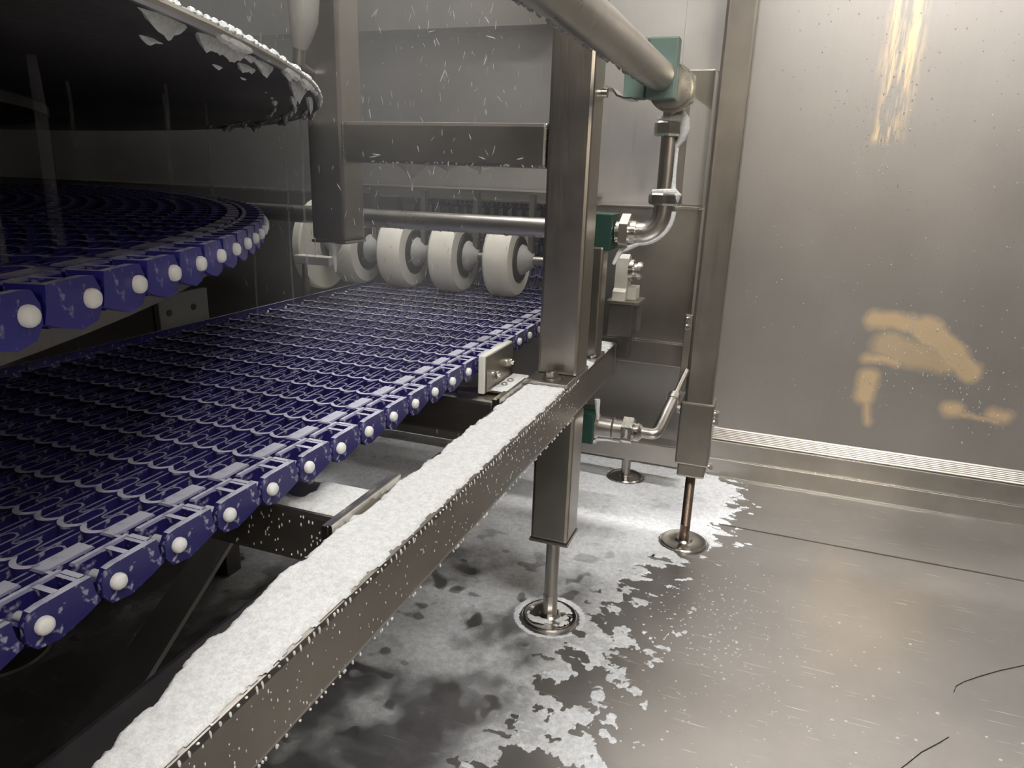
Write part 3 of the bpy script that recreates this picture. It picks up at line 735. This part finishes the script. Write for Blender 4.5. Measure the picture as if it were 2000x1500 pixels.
def row_meshes(tagname, mat, flip):
    f = -1 if flip else 1
    p = 0.026; n = int((BW - 0.05) / p)
    mb = MB(); us = -0.047
    # scalloped centre web: it runs round the root of every oval
    pts = []
    for i in range(n * 8 + 1):
        u = us - i * p / 8; ph = (i % 8) / 8
        pts.append((u, f * (0.0045 - 0.0085 * math.sin(PI * ph) ** 0.8 + 0.002)))
    wall_path(mb, pts, 0.0048, -0.019, 0.0)
    hw = 0.0066
    for i in range(n):
        uc = us - (i + 0.5) * p
        # far side: long oval loops
        loop = [(uc - hw, f * -0.001)] + [(uc - hw, f * 0.029)] + [(uc - hw * math.cos(t), f * (0.029 + hw * math.sin(t))) for t in (PI / 4, PI / 2, 3 * PI / 4)] + [(uc + hw, f * 0.029), (uc + hw, f * -0.001)]
        wall_path(mb, loop, 0.0021, -0.019, -0.0026)
        # near side: narrow knuckle fingers, half a step over
        u2_ = us - i * p; h2 = 0.0036
        loop = [(u2_ - h2, f * 0.002), (u2_ - h2, -f * 0.030)] + [(u2_ - h2 * math.cos(t), -f * (0.031 + h2 * math.sin(t))) for t in (PI / 4, PI / 2, 3 * PI / 4)] + [(u2_ + h2, -f * 0.030), (u2_ + h2, f * 0.002)]
        wall_path(mb, loop, 0.0022, -0.019, -0.0030)
        # rounded barrel round the hinge pin
        mb.tube([(u2_ - 0.0047, -f * 0.0295, -0.0105), (u2_ + 0.0047, -f * 0.0295, -0.0105)], 0.0070, 8, True, True)
    # flat strip next to the edge block, reaching the next row
    y0, y1 = sorted((f * 0.000, f * 0.043)); mb.box(-0.052, -0.0345, y0, y1, -0.0075, 0.0, 0.0015, 1)
    y0, y1 = sorted((f * 0.001, f * 0.0045)); mb.box(-0.046, -0.003, y0, y1, -0.019, -0.0005)
    # inner end plate
    y0, y1 = sorted((-f * 0.03, f * 0.03)); mb.box(-BW, -BW + 0.004, y0, y1, -0.02, 0.0)
    row = mb.mesh('belt_row_' + tagname, mat)
    # edge block (pin sits at v = -P/2)
    e = MB(); q = -P / 2
    poly = [(q - 0.0125, -0.010), (q - 0.007, -0.001), (q + 0.001, 0.0), (q + 0.039, 0.0), (q + 0.0408, -0.013), (q + 0.0440, -0.0225), (q + 0.030, -0.0275), (q + 0.010, -0.0325), (q - 0.006, -0.0300), (q - 0.0125, -0.021)]
    poly = [(f * a_, b_) for a_, b_ in poly]
    e.prism(poly, lambda s_: (-0.0062, s_[0], s_[1]), lambda s_: (0.0, s_[0], s_[1]))
    y0, y1 = sorted((f * (q - 0.014), f * (q + 0.038))); e.box(-0.031, -0.024, y0, y1, -0.026, 0.0005, 0.0018, 1)
    for a0, a1, z1 in ((q + 0.034, q + 0.039, 0.0), (q + 0.013, q + 0.018, 0.0002), (q - 0.0125, q - 0.009, -0.010)):
        y0, y1 = sorted((f * a0, f * a1)); e.box(-0.025, -0.005, y0, y1, -0.025, z1)
    y0, y1 = sorted((f * (q - 0.010), f * (q + 0.036))); e.box(-0.026, -0.004, y0, y1, -0.027, -0.021)
    blk = e.mesh('edge_link_' + tagname, mat)
    # hinge pin with rounded head
    h = MB().lathe([(0.0040, -BW + 0.005), (0.0040, -0.004), (0.0060, -0.001), (0.0066, 0.0012), (0.0064, 0.0036), (0.0050, 0.0056), (0.0026, 0.0065), (0.0001, 0.0067)], (0, f * q, -0.0145), 'x', 18)
    pin = h.mesh('hinge_pin_' + tagname, MT['pin'])
    return row, blk, pin

def add_row(belt, meshes, mat4):
    r = bpy.data.objects.new('belt_row', meshes[0]); COL.objects.link(r); r.parent = belt
    r.matrix_basis = mat4
    for nm, me in (('edge_link', meshes[1]), ('hinge_pin', meshes[2])):
        o = bpy.data.objects.new(nm, me); COL.objects.link(o); o.parent = r

lower = row_meshes('lower', MT['belt'], False)
cb = empty('conveyor_belt', (0, 0, 0), 'lower straight blue plastic mesh belt frosted with white foam', 'conveyor belt', 'blue mesh conveyor belts')
ZT = 0.5625; YE = 1.70; RA = 0.085
for k in range(-6, 33):
    s = 0.278 + P * k + P / 2
    if s <= YE: y, z, th = s, ZT, 0.0
    else:
        th = min((s - YE) / RA, PI / 2); y = YE + RA * math.sin(th); z = ZT + RA * (1 - math.cos(th))
        ex = s - YE - RA * PI / 2
        if ex > 0: z += ex
    add_row(cb, lower, Matrix.Translation((-0.431, y, z)) @ Matrix.Rotation(th, 4, 'X'))

# ------------------------------------------------------------------ spiral tiers
CX, CY, RO = -2.11, -0.269, 1.805
upper = row_meshes('tier', MT['belt_up'], True)
ub = empty('conveyor_belt', (CX, CY, 0), 'upper curved blue plastic belt tier with white pin heads', 'conveyor belt', 'blue mesh conveyor belts')
for k in range(-9, 36):
    an = math.radians(17.4) + k * P / 1.807 - P / 1.807 / 2
    m4 = Matrix.Translation((0, 0, 0.779)) @ Matrix.Rotation(an, 4, 'Z') @ Matrix.Translation((RO, 0, 0))
    add_row(ub, upper, m4)

def ring(mb, r0, r1, z0, z1, a0=0, a1=360, step=2.0, wob=0.0):
    n = int((a1 - a0) / step) + 1; vs = []; fs = []
    for i in range(n):
        a_ = math.radians(a0 + (a1 - a0) * i / (n - 1)); c_, d_ = math.cos(a_), math.sin(a_)
        for r, z in ((r0, z0), (r1, z0), (r1, z1), (r0, z1)): vs.append((CX + r * c_, CY + r * d_, z))
    for i in range(n - 1):
        for k in range(4): fs.append((4 * i + k, 4 * i + (k + 1) % 4, 4 * i + 4 + (k + 1) % 4, 4 * i + 4 + k))
    return mb.add(vs, fs)
sr = empty('tier_support', (CX, CY, 0.70), 'curved grey support rail under the upper belt tier', 'rail')
ring(MB(), 1.745, 1.752, 0.722, 0.745).build('rail_strip', MT['dull'], sr)
ring(MB(), 1.700, 1.752, 0.745, 0.749).build('wear_strip', MT['steel'], sr)
ring(MB(), 1.30, 1.306, 0.715, 0.749).build('rail_strip', MT['steel'], sr)
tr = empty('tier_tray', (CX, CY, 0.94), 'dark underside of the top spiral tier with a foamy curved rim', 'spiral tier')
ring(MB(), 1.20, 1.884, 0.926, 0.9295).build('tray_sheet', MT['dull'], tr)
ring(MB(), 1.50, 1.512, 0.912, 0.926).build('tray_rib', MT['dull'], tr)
rp_ = []
for i in range(181): 
    a_ = 2 * PI * i / 180; rp_.append((CX + 1.885 * math.cos(a_), CY + 1.885 * math.sin(a_), 0.928))
MB().tube(rp_, 0.0042, 10, False).build('rim_bar', MT['pipe'], tr)
# drips: foam hanging under the rim
fo = MB()
rng = random.Random(3)
for R_, zt, amp, sd in ((1.886, 0.926, 0.014, 5), (1.874, 0.927, 0.018, 8), (1.855, 0.927, 0.016, 15), (1.83, 0.927, 0.010, 19)):
    n_ = 700; aa = np.radians(np.linspace(18, 64, n_)); tx = aa * R_
    big = fbm(tx, 0 * tx + sd, 16, sd, 3); small_ = fbm(tx, 0 * tx + 3, 55, sd + 9, 3)
    dep = np.clip(big - 0.50, 0, 1) * amp * 3.0 * (0.45 + small_) * (0.6 + 0.4 * small_)
    vs_l = []; fs_l = []
    for i in range(n_):
        d_ = float(dep[i]); th_ = 0.0035 * min(1.0, d_ / 0.006) + 0.0004; c_, e_ = math.cos(aa[i]), math.sin(aa[i])
        for r_, z_ in ((R_ - th_, zt), (R_ + th_, zt), (R_ + th_ * 0.8, zt - d_ * .6), (R_, zt - d_), (R_ - th_ * .8, zt - d_ * .6)):
            vs_l.append((CX + r_ * c_, CY + r_ * e_, z_))
        if i and max(dep[i], dep[i - 1]) > 0.0006:
            for k in range(5): fs_l.append((5 * i - 5 + k, 5 * i - 5 + (k + 1) % 5, 5 * i + (k + 1) % 5, 5 * i + k))
    fo.add(vs_l, fs_l, True)
for i in range(140):
    a_ = math.radians(12 + 0.36 * i + rng.uniform(-.1, .1)); r = rng.uniform(0.0022, 0.0042)
    fo.lathe([(0.0001, -r), (r * .8, -r * .5), (r, 0), (r * .7, r * .7), (0.0001, r)], (CX + 1.886 * math.cos(a_), CY + 1.886 * math.sin(a_), 0.931), 'z', 7)
tag(fo.build('hanging_foam', MT['foam'], tr), kind='stuff')
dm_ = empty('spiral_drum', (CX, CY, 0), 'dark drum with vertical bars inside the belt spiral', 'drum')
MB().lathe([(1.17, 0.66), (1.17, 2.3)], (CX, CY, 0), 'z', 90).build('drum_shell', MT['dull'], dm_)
bar = MB().box(1.170, 1.200, -0.012, 0.012, 0.66, 2.3, 0.003, 1).mesh('drum_bar', MT['dull'])
for i in range(60):
    o = bpy.data.objects.new('drum_bar', bar); COL.objects.link(o); o.parent = dm_; o.rotation_euler = (0, 0, 2 * PI * i / 60)

# ------------------------------------------------------------------ foam as real layers
def layer(name, X, Y, mask, H, dens, z0, mat, smooth=True, edge=None):
    """a sheet of height H over the grid X, Y wherever mask holds, closed down to z0 at its rim"""
    ny, nx = X.shape
    cell = mask[:-1, :-1] & mask[1:, :-1] & mask[:-1, 1:] & mask[1:, 1:]
    use = np.zeros_like(mask); use[:-1, :-1] |= cell; use[1:, :-1] |= cell; use[:-1, 1:] |= cell; use[1:, 1:] |= cell
    inner = np.zeros_like(mask)
    inner[1:-1, 1:-1] = cell[:-1, :-1] & cell[1:, :-1] & cell[:-1, 1:] & cell[1:, 1:]
    idx = -np.ones(mask.shape, int); idx[use] = np.arange(use.sum())
    Z = np.where(inner, z0 + H, z0)
    co = np.stack([X[use], Y[use], Z[use]], 1)
    j, i = np.nonzero(cell)
    quads = np.stack([idx[j, i], idx[j, i + 1], idx[j + 1, i + 1], idx[j + 1, i]], 1)
    me = bpy.data.meshes.new(name)
    me.vertices.add(len(co)); me.vertices.foreach_set('co', co.ravel())
    me.loops.add(quads.size); me.loops.foreach_set('vertex_index', quads.ravel())
    me.polygons.add(len(quads)); me.polygons.foreach_set('loop_start', np.arange(0, quads.size, 4))
    me.polygons.foreach_set('loop_total', np.full(len(quads), 4))
    me.update(calc_edges=True); me.validate()
    me.polygons.foreach_set('use_smooth', np.full(len(quads), smooth))
    if dens is not None:
        at_ = me.attributes.new('foam_cover', 'FLOAT', 'POINT'); at_.data.foreach_set('value', dens[use].astype(np.float32))
    if edge is not None:
        at_ = me.attributes.new('foam_edge', 'FLOAT', 'POINT'); at_.data.foreach_set('value', edge[use].astype(np.float32))
    me.materials.append(mat)
    return link(name, me)

# floor foam: outline follows the run-off; thick near the wall, thin and holed towards the viewer
bY = np.array([0.0, 0.80, 0.875, 0.936, 1.013, 1.089, 1.178, 1.309, 1.41, 1.551, 1.652, 1.817, 1.981, 2.053, 2.1])
bX = np.array([-0.33, -0.285, -0.245, -0.235, -0.235, -0.225, -0.205, -0.195, -0.155, -0.055, 0.0, 0.035, 0.020, -0.03, -0.05])
X, Y = np.meshgrid(np.arange(-1.25, 0.16, 0.0028), np.arange(0.42, WY - 0.021, 0.0028))
dist = np.interp(Y, bY, bX) - X                       # positive inside
rag = (fbm(X * 0.8, Y, 22, 11, 5, 0.6) - 0.5) * 0.20 + (fbm(X, Y * 1.6, 60, 31, 3) - 0.5) * 0.06
fl_n = fbm(X * 0.75, Y * 1.5, 34, 15, 5, 0.62)
soft = lambda v, w_: np.clip(v / w_ + 0.5, 0, 1)
e_main = soft(fl_n - np.interp(dist + rag * 0.6, [-0.09, -0.02, 0.02, 0.07, 0.11], [0.86, 0.66, 0.55, 0.40, 0.05]), 0.10)
near = ((dist > -0.13) & (dist < 0.06) & (Y < 1.35)).astype(float)
e_isl = near * np.maximum(soft(fbm(X, Y, 26, 51, 4) - (0.60 + np.clip(-dist, 0, 1) * 0.8), 0.10),
                          soft(fbm(X * 1.2, Y, 15, 57, 5, 0.6) - (0.555 + np.clip(-dist, 0, 1) * 0.5 + np.clip(Y - 1.15, 0, 1) * 0.6), 0.08))
edge = np.maximum(e_main, e_isl); m_main = e_main > 0.5; isl = e_isl > 0.5
mask = edge > 0.12
holes = fbm(X, Y, 11, 91, 4)
film_or_glow = np.clip((1.50 - Y) / 0.25, 0, 1)               # 1 = thin foam nearer the viewer
dens = 1.05 - 0.34 * film_or_glow
dens -= film_or_glow * np.clip((fbm(X, Y, 7, 21, 4) - 0.43) * 3.2, 0, 0.75) * np.clip((dist - 0.03) / 0.10, 0, 1)
dens -= np.clip((fbm(X, Y, 26, 41, 2) - 0.70) * 7, 0, 0.55) * np.clip((dist - 0.05) / 0.08, 0, 1) * (0.35 + 0.65 * film_or_glow)
dens -= np.clip((0.95 - Y) / 0.35, 0, 1) * 0.30
dens -= np.clip((-0.62 - X) / 0.25, 0, 1) * np.clip((1.2 - Y) / 0.4, 0, 1) * 0.35
dens = np.clip(dens, 0.03, 1)
dens = np.where(m_main, dens, np.maximum(dens, 0.85 * np.clip(e_isl * 2, 0, 1)))
for fx, fy, fr in ((-0.334, 1.1825, 0.055), (-0.125, 1.60, 0.055), (-0.336, 1.925, 0.050)):
    rr = np.hypot(X - fx, Y - fy); mask &= rr > fr + 0.0035
    dens = np.where((rr > fr) & (rr < fr + 0.016), np.maximum(dens, 0.92), dens)
H = 0.0012 + 0.0035 * np.clip(dist / 0.10, 0, 1) * (0.4 + fbm(X, Y, 40, 5, 3)) * (1 - 0.6 * film_or_glow)
ff = layer('floor_foam', X, Y, mask, H, dens, 0.0003, MT['foam_film'], edge=edge)
tag(ff, 'white soap foam spread over the steel floor around the feet', 'foam', kind='stuff')
# foam in the dish of the near foot
X, Y = np.meshgrid(np.arange(-0.39, -0.278, 0.0025), np.arange(1.127, 1.239, 0.0025))
rr = np.hypot(X + 0.334, Y - 1.1825)
mk = (rr < 0.047) & (rr > 0.020) & (fbm(X, Y, 45, 8, 3) + (X + 0.334) * 4 - (Y - 1.1825) * -1.5 > 0.46)
fd_ = layer('foot_foam', X, Y, mk, 0.0035 + 0 * X, np.ones_like(X), 0.0072, MT['foam'])
tag(fd_, 'foam pooled in the round foot of the near leg', 'foam', kind='stuff')

# foam on the long beam
X, Y = np.meshgrid(np.linspace(BX0 + 0.001, BX1 + 0.001, 40), np.arange(-0.3, 1.09, 0.0018))
el = X - BX0; er = BX1 - X
nz = fbm(X, Y, 55, 61, 4)
bare = np.clip((0.43 - Y) / 0.21, 0, 1.3) ** 1.3 * 0.035 + 0.0035
mk = (el + (nz - 0.5) * 0.016 > bare) & (er + (fbm(X * 0.3, Y, 90, 62, 3) - 0.5) * 0.009 > 0.0025)
Hb = 0.0022 + 0.0030 * fbm(X, Y, 130, 63, 4, 0.7)
bf = layer('beam_foam', X, Y, mk, Hb, None, BZ1 - 0.0002, MT['foam'])
tag(bf, 'thick grainy white foam along the top of the long beam', 'foam', kind='stuff')
# foam on the near crossbeam, the bracket flange and the beam end
X, Y = np.meshgrid(np.arange(-0.62, BX0 - 0.013, 0.002), np.arange(0.563, 0.630, 0.002))
mk = fbm(X, Y, 30, 64, 4) + np.clip((X + 0.46) * 5, -0.5, 0.3) > 0.42
tag(layer('crossbeam_foam', X, Y, mk, 0.002 + 0.002 * fbm(X, Y, 130, 65, 3), None, BZ1 - 0.0032, MT['foam']), 'foam patch on the near crossbeam', 'foam', kind='stuff')
X, Y = np.meshgrid(np.arange(-0.408, -0.377, 0.0015), np.arange(1.022, 1.128, 0.0015))
mk = fbm(X, Y, 40, 66, 3) > 0.18
tag(layer('bracket_foam', X, Y, mk, 0.0015 + 0.0015 * fbm(X, Y, 90, 67, 3), None, 0.5094, MT['foam']), 'foam lying on the flange of the white guide bracket', 'foam', kind='stuff')
X, Y = np.meshgrid(np.arange(-0.372, -0.299, 0.0018), np.arange(1.236, 1.458, 0.0018))
mk = (fbm(X, Y, 40, 68, 3) > 0.30) & ((Y < 1.282) | (Y > 1.364) | (X > -0.301))
tag(layer('beam_end_foam', X, Y, mk, 0.002 + 0.004 * fbm(X, Y, 50, 69, 3), None, BZ1 - 0.0002, MT['foam']), 'foam on the beam end behind the tall post', 'foam', kind='stuff')

# drops and runs on the beam's side
def blob(mb, c, rx, ry, rz, n=6):
    vs = [(c[0], c[1], c[2] + rz)]
    for z, q in ((0.55, 0.8), (-0.2, 1.0), (-0.75, 0.65)):
        for k in range(n):
            a_ = 2 * PI * k / n; vs.append((c[0] + rx * q * math.cos(a_), c[1] + ry * q * math.sin(a_), c[2] + rz * z))
    vs.append((c[0], c[1], c[2] - rz)); fs_ = []
    for k in range(n):
        k2 = (k + 1) % n
        fs_.append((0, 1 + k, 1 + k2))
        for l in range(2): fs_.append((1 + l * n + k, 1 + (l + 1) * n + k, 1 + (l + 1) * n + k2, 1 + l * n + k2))
        fs_.append((1 + 2 * n + k, 1 + 3 * n, 1 + 2 * n + k2))
    mb.add(vs, fs_, True)
rng = random.Random(21); dd = MB()
for i in range(260):
    y = 0.22 + rng.random() ** 1.15 * 0.95; z = BZ0 + 0.004 + rng.random() * 0.058; s_ = rng.uniform(0.0003, 0.0008)
    blob(dd, (BX1 + 0.0002, y, z), s_ * 0.7, s_, s_ * rng.uniform(1.2, 3.2))
for i in range(110):          # short scallops hanging over the top edge
    y = 0.24 + i * 0.0085 + rng.uniform(-.002, .002); l = rng.uniform(0.001, 0.006)
    blob(dd, (BX1 - 0.0005, y, BZ1 - 0.0025 - l * 0.5), 0.0012, rng.uniform(0.0007, 0.0016), l * 0.7)
for i in range(90):           # drops along the lower edge
    y = 0.25 + rng.random() * 0.9
    blob(dd, (BX1 - 0.001, y, BZ0 - 0.0003), 0.0012, 0.0012, rng.uniform(0.001, 0.0026))
for i in range(60):           # near crossbeam face
    x = rng.uniform(-0.55, -0.39); blob(dd, (x, 0.5597, rng.uniform(0.445, 0.495)), 0.0009, 0.0006, rng.uniform(0.001, 0.0025))
tag(dd.build('beam_drops', MT['foam']), 'small white foam drops running down the side of the long beam', 'drops', kind='stuff')

# condensation drops on the wall
rng = random.Random(5); wd = MB()
for i in range(520):
    x = rng.uniform(-0.08, 0.75); z = 0.25 + 1.05 * rng.random() ** 0.8; s_ = rng.choice((0.0007, 0.0010, 0.0013, 0.0018)) * rng.uniform(.8, 1.1)
    blob(wd, (x, WY - s_ * 0.6, z), s_, s_ * 0.6, s_ * rng.uniform(1.0, 1.7))
for cx, cz, n_ in ((0.22, 1.0, 90), (0.36, 0.47, 60), (0.46, 0.40, 60), (0.27, 0.31, 30), (0.55, 0.285, 40)):
    for i in range(n_):
        s_ = rng.uniform(0.0008, 0.0022)
        blob(wd, (cx + rng.gauss(0, 0.04), WY - s_ * 0.6, cz + rng.gauss(0, 0.05 if n_ < 90 else 0.10)), s_, s_ * 0.6, s_ * rng.uniform(1.0, 2.2))
tag(wd.build('wall_drops', MT['water']), 'water drops beaded over the steel wall', 'drops', kind='stuff')

# scattered crumbs of foam on the bare floor
rng = random.Random(9); sf = MB()
for i in range(420):
    x = rng.gauss(0.0, 0.11); y = rng.gauss(1.24, 0.16); s_ = rng.uniform(0.0007, 0.0024)
    if x < np.interp(y, bY, bX) + 0.01 or x > 0.6: continue
    blob(sf, (x, y, 0.0004), s_ * rng.uniform(.8, 1.5), s_, s_ * 0.4)
for i in range(45):
    s_ = rng.uniform(0.0008, 0.004); blob(sf, (rng.uniform(0.0, 0.6), rng.uniform(0.85, 1.45), 0.0004), s_, s_ * .8, s_ * 0.4)
tag(sf.build('floor_specks', MT['foam']), 'small foam specks scattered over the bare steel floor', 'foam specks', kind='stuff')

# dark hairs on the floor
for pts, lab in (([(0.387, 1.251), (0.394, 1.271), (0.410, 1.290), (0.440, 1.318), (0.480, 1.352), (0.527, 1.387), (0.56, 1.41)], 'curved dark hair on the floor at the right edge'),
                 ([(0.357, 1.128), (0.340, 1.108), (0.310, 1.075), (0.285, 1.040), (0.255, 1.0)], 'straighter dark hair on the floor near the bottom right')):
    tag(MB().tube([(x, y, 0.0009) for x, y in pts], 0.0006, 6).build('hair_strand', MT['black']), lab, 'hair', 'dark hairs on the floor')

# spray in the air and falling water
rng = random.Random(12); sy = MB()
def drop(c, d, r):
    c = Vector(c); d = Vector(d); sy.tube([c - d, c - d * .4, c + d * .5, c + d], [r * .3, r, r, r * .2], 5)
for i in range(560):
    y = rng.uniform(1.0, 1.55); x = rng.uniform(-1.0, -0.43) * (y / 1.15) ** 0.6; z = 0.58 + rng.random() * 0.75
    l = rng.uniform(0.002, 0.008); tilt = rng.gauss(0, 0.35)
    drop((x, y, z), (l * math.sin(tilt), 0, l * math.cos(tilt)), rng.uniform(0.0003, 0.0007))
for i in range(26):
    y = rng.uniform(0.9, 1.2); x = rng.uniform(-0.80, -0.38); z = 0.85 + rng.random() * 0.4
    l = rng.uniform(0.004, 0.009); tilt = rng.uniform(-2, 2)
    drop((x, y, z), (l * math.sin(tilt), 0, l * math.cos(tilt)), rng.uniform(0.0006, 0.0010))
for i in range(90):           # splashes where the drops hit the belt
    y = rng.uniform(1.05, 1.5); x = rng.uniform(-0.85, -0.5); l = rng.uniform(0.004, 0.012); tilt = rng.gauss(0, 0.5)
    drop((x, y, 0.566 + l), (l * math.sin(tilt), 0, l * math.cos(tilt)), rng.uniform(0.0003, 0.0006))
tag(sy.build('water_spray', MT['milk']), 'fine water drops falling through the air in front of the rollers', 'water spray', kind='stuff')
fw_ = MB()
for x, y, z0, z1, r in ((-0.568, 0.436, 0.780, 0.926, 0.0045), (-0.714, 0.71, 0.80, 0.926, 0.0022), (-0.722, 0.59, 0.86, 0.926, 0.0018), (-0.75, 0.816, 0.78, 0.926, 0.0018),
                        (-0.62, 0.62, 0.87, 0.926, 0.0016), (-0.487, 0.333, 0.78, 0.86, 0.002), (-0.66, 0.90, 0.70, 0.935, 0.0018), (-0.75, 0.98, 0.60, 0.93, 0.0015), (-0.80, 0.95, 0.58, 0.75, 0.0015), (-0.93, 0.72, 0.56, 0.75, 0.002)):
    fw_.tube([(x, y, z1), (x + 0.001, y, z1 * .7 + z0 * .3), (x - 0.001, y, z1 * .3 + z0 * .7), (x, y, z0)], [r * .8, r, r, r * 1.1], 10)
tag(fw_.build('falling_water', MT['stream']), 'thin streams of water falling from the dark top tier', 'water', kind='stuff')

# mist hanging around the rollers and the spiral's far side
m, nt, b = newmat('mist'); nt.nodes.remove(b)
vs_ = nt.nodes.new('ShaderNodeVolumeScatter'); vs_.inputs['Color'].default_value = (0.95, 0.95, 0.95, 1); vs_.inputs['Density'].default_value = MIST; vs_.inputs['Anisotropy'].default_value = 0.2
nt.links.new(vs_.outputs[0], nt.nodes['Material Output'].inputs['Volume'])
mm = MB().box(-1.85, -0.44, 0.80, 1.685, 0.57, 2.25)
tag(mm.build('water_mist', m), 'pale water mist hanging around the rollers', 'mist', kind='stuff')
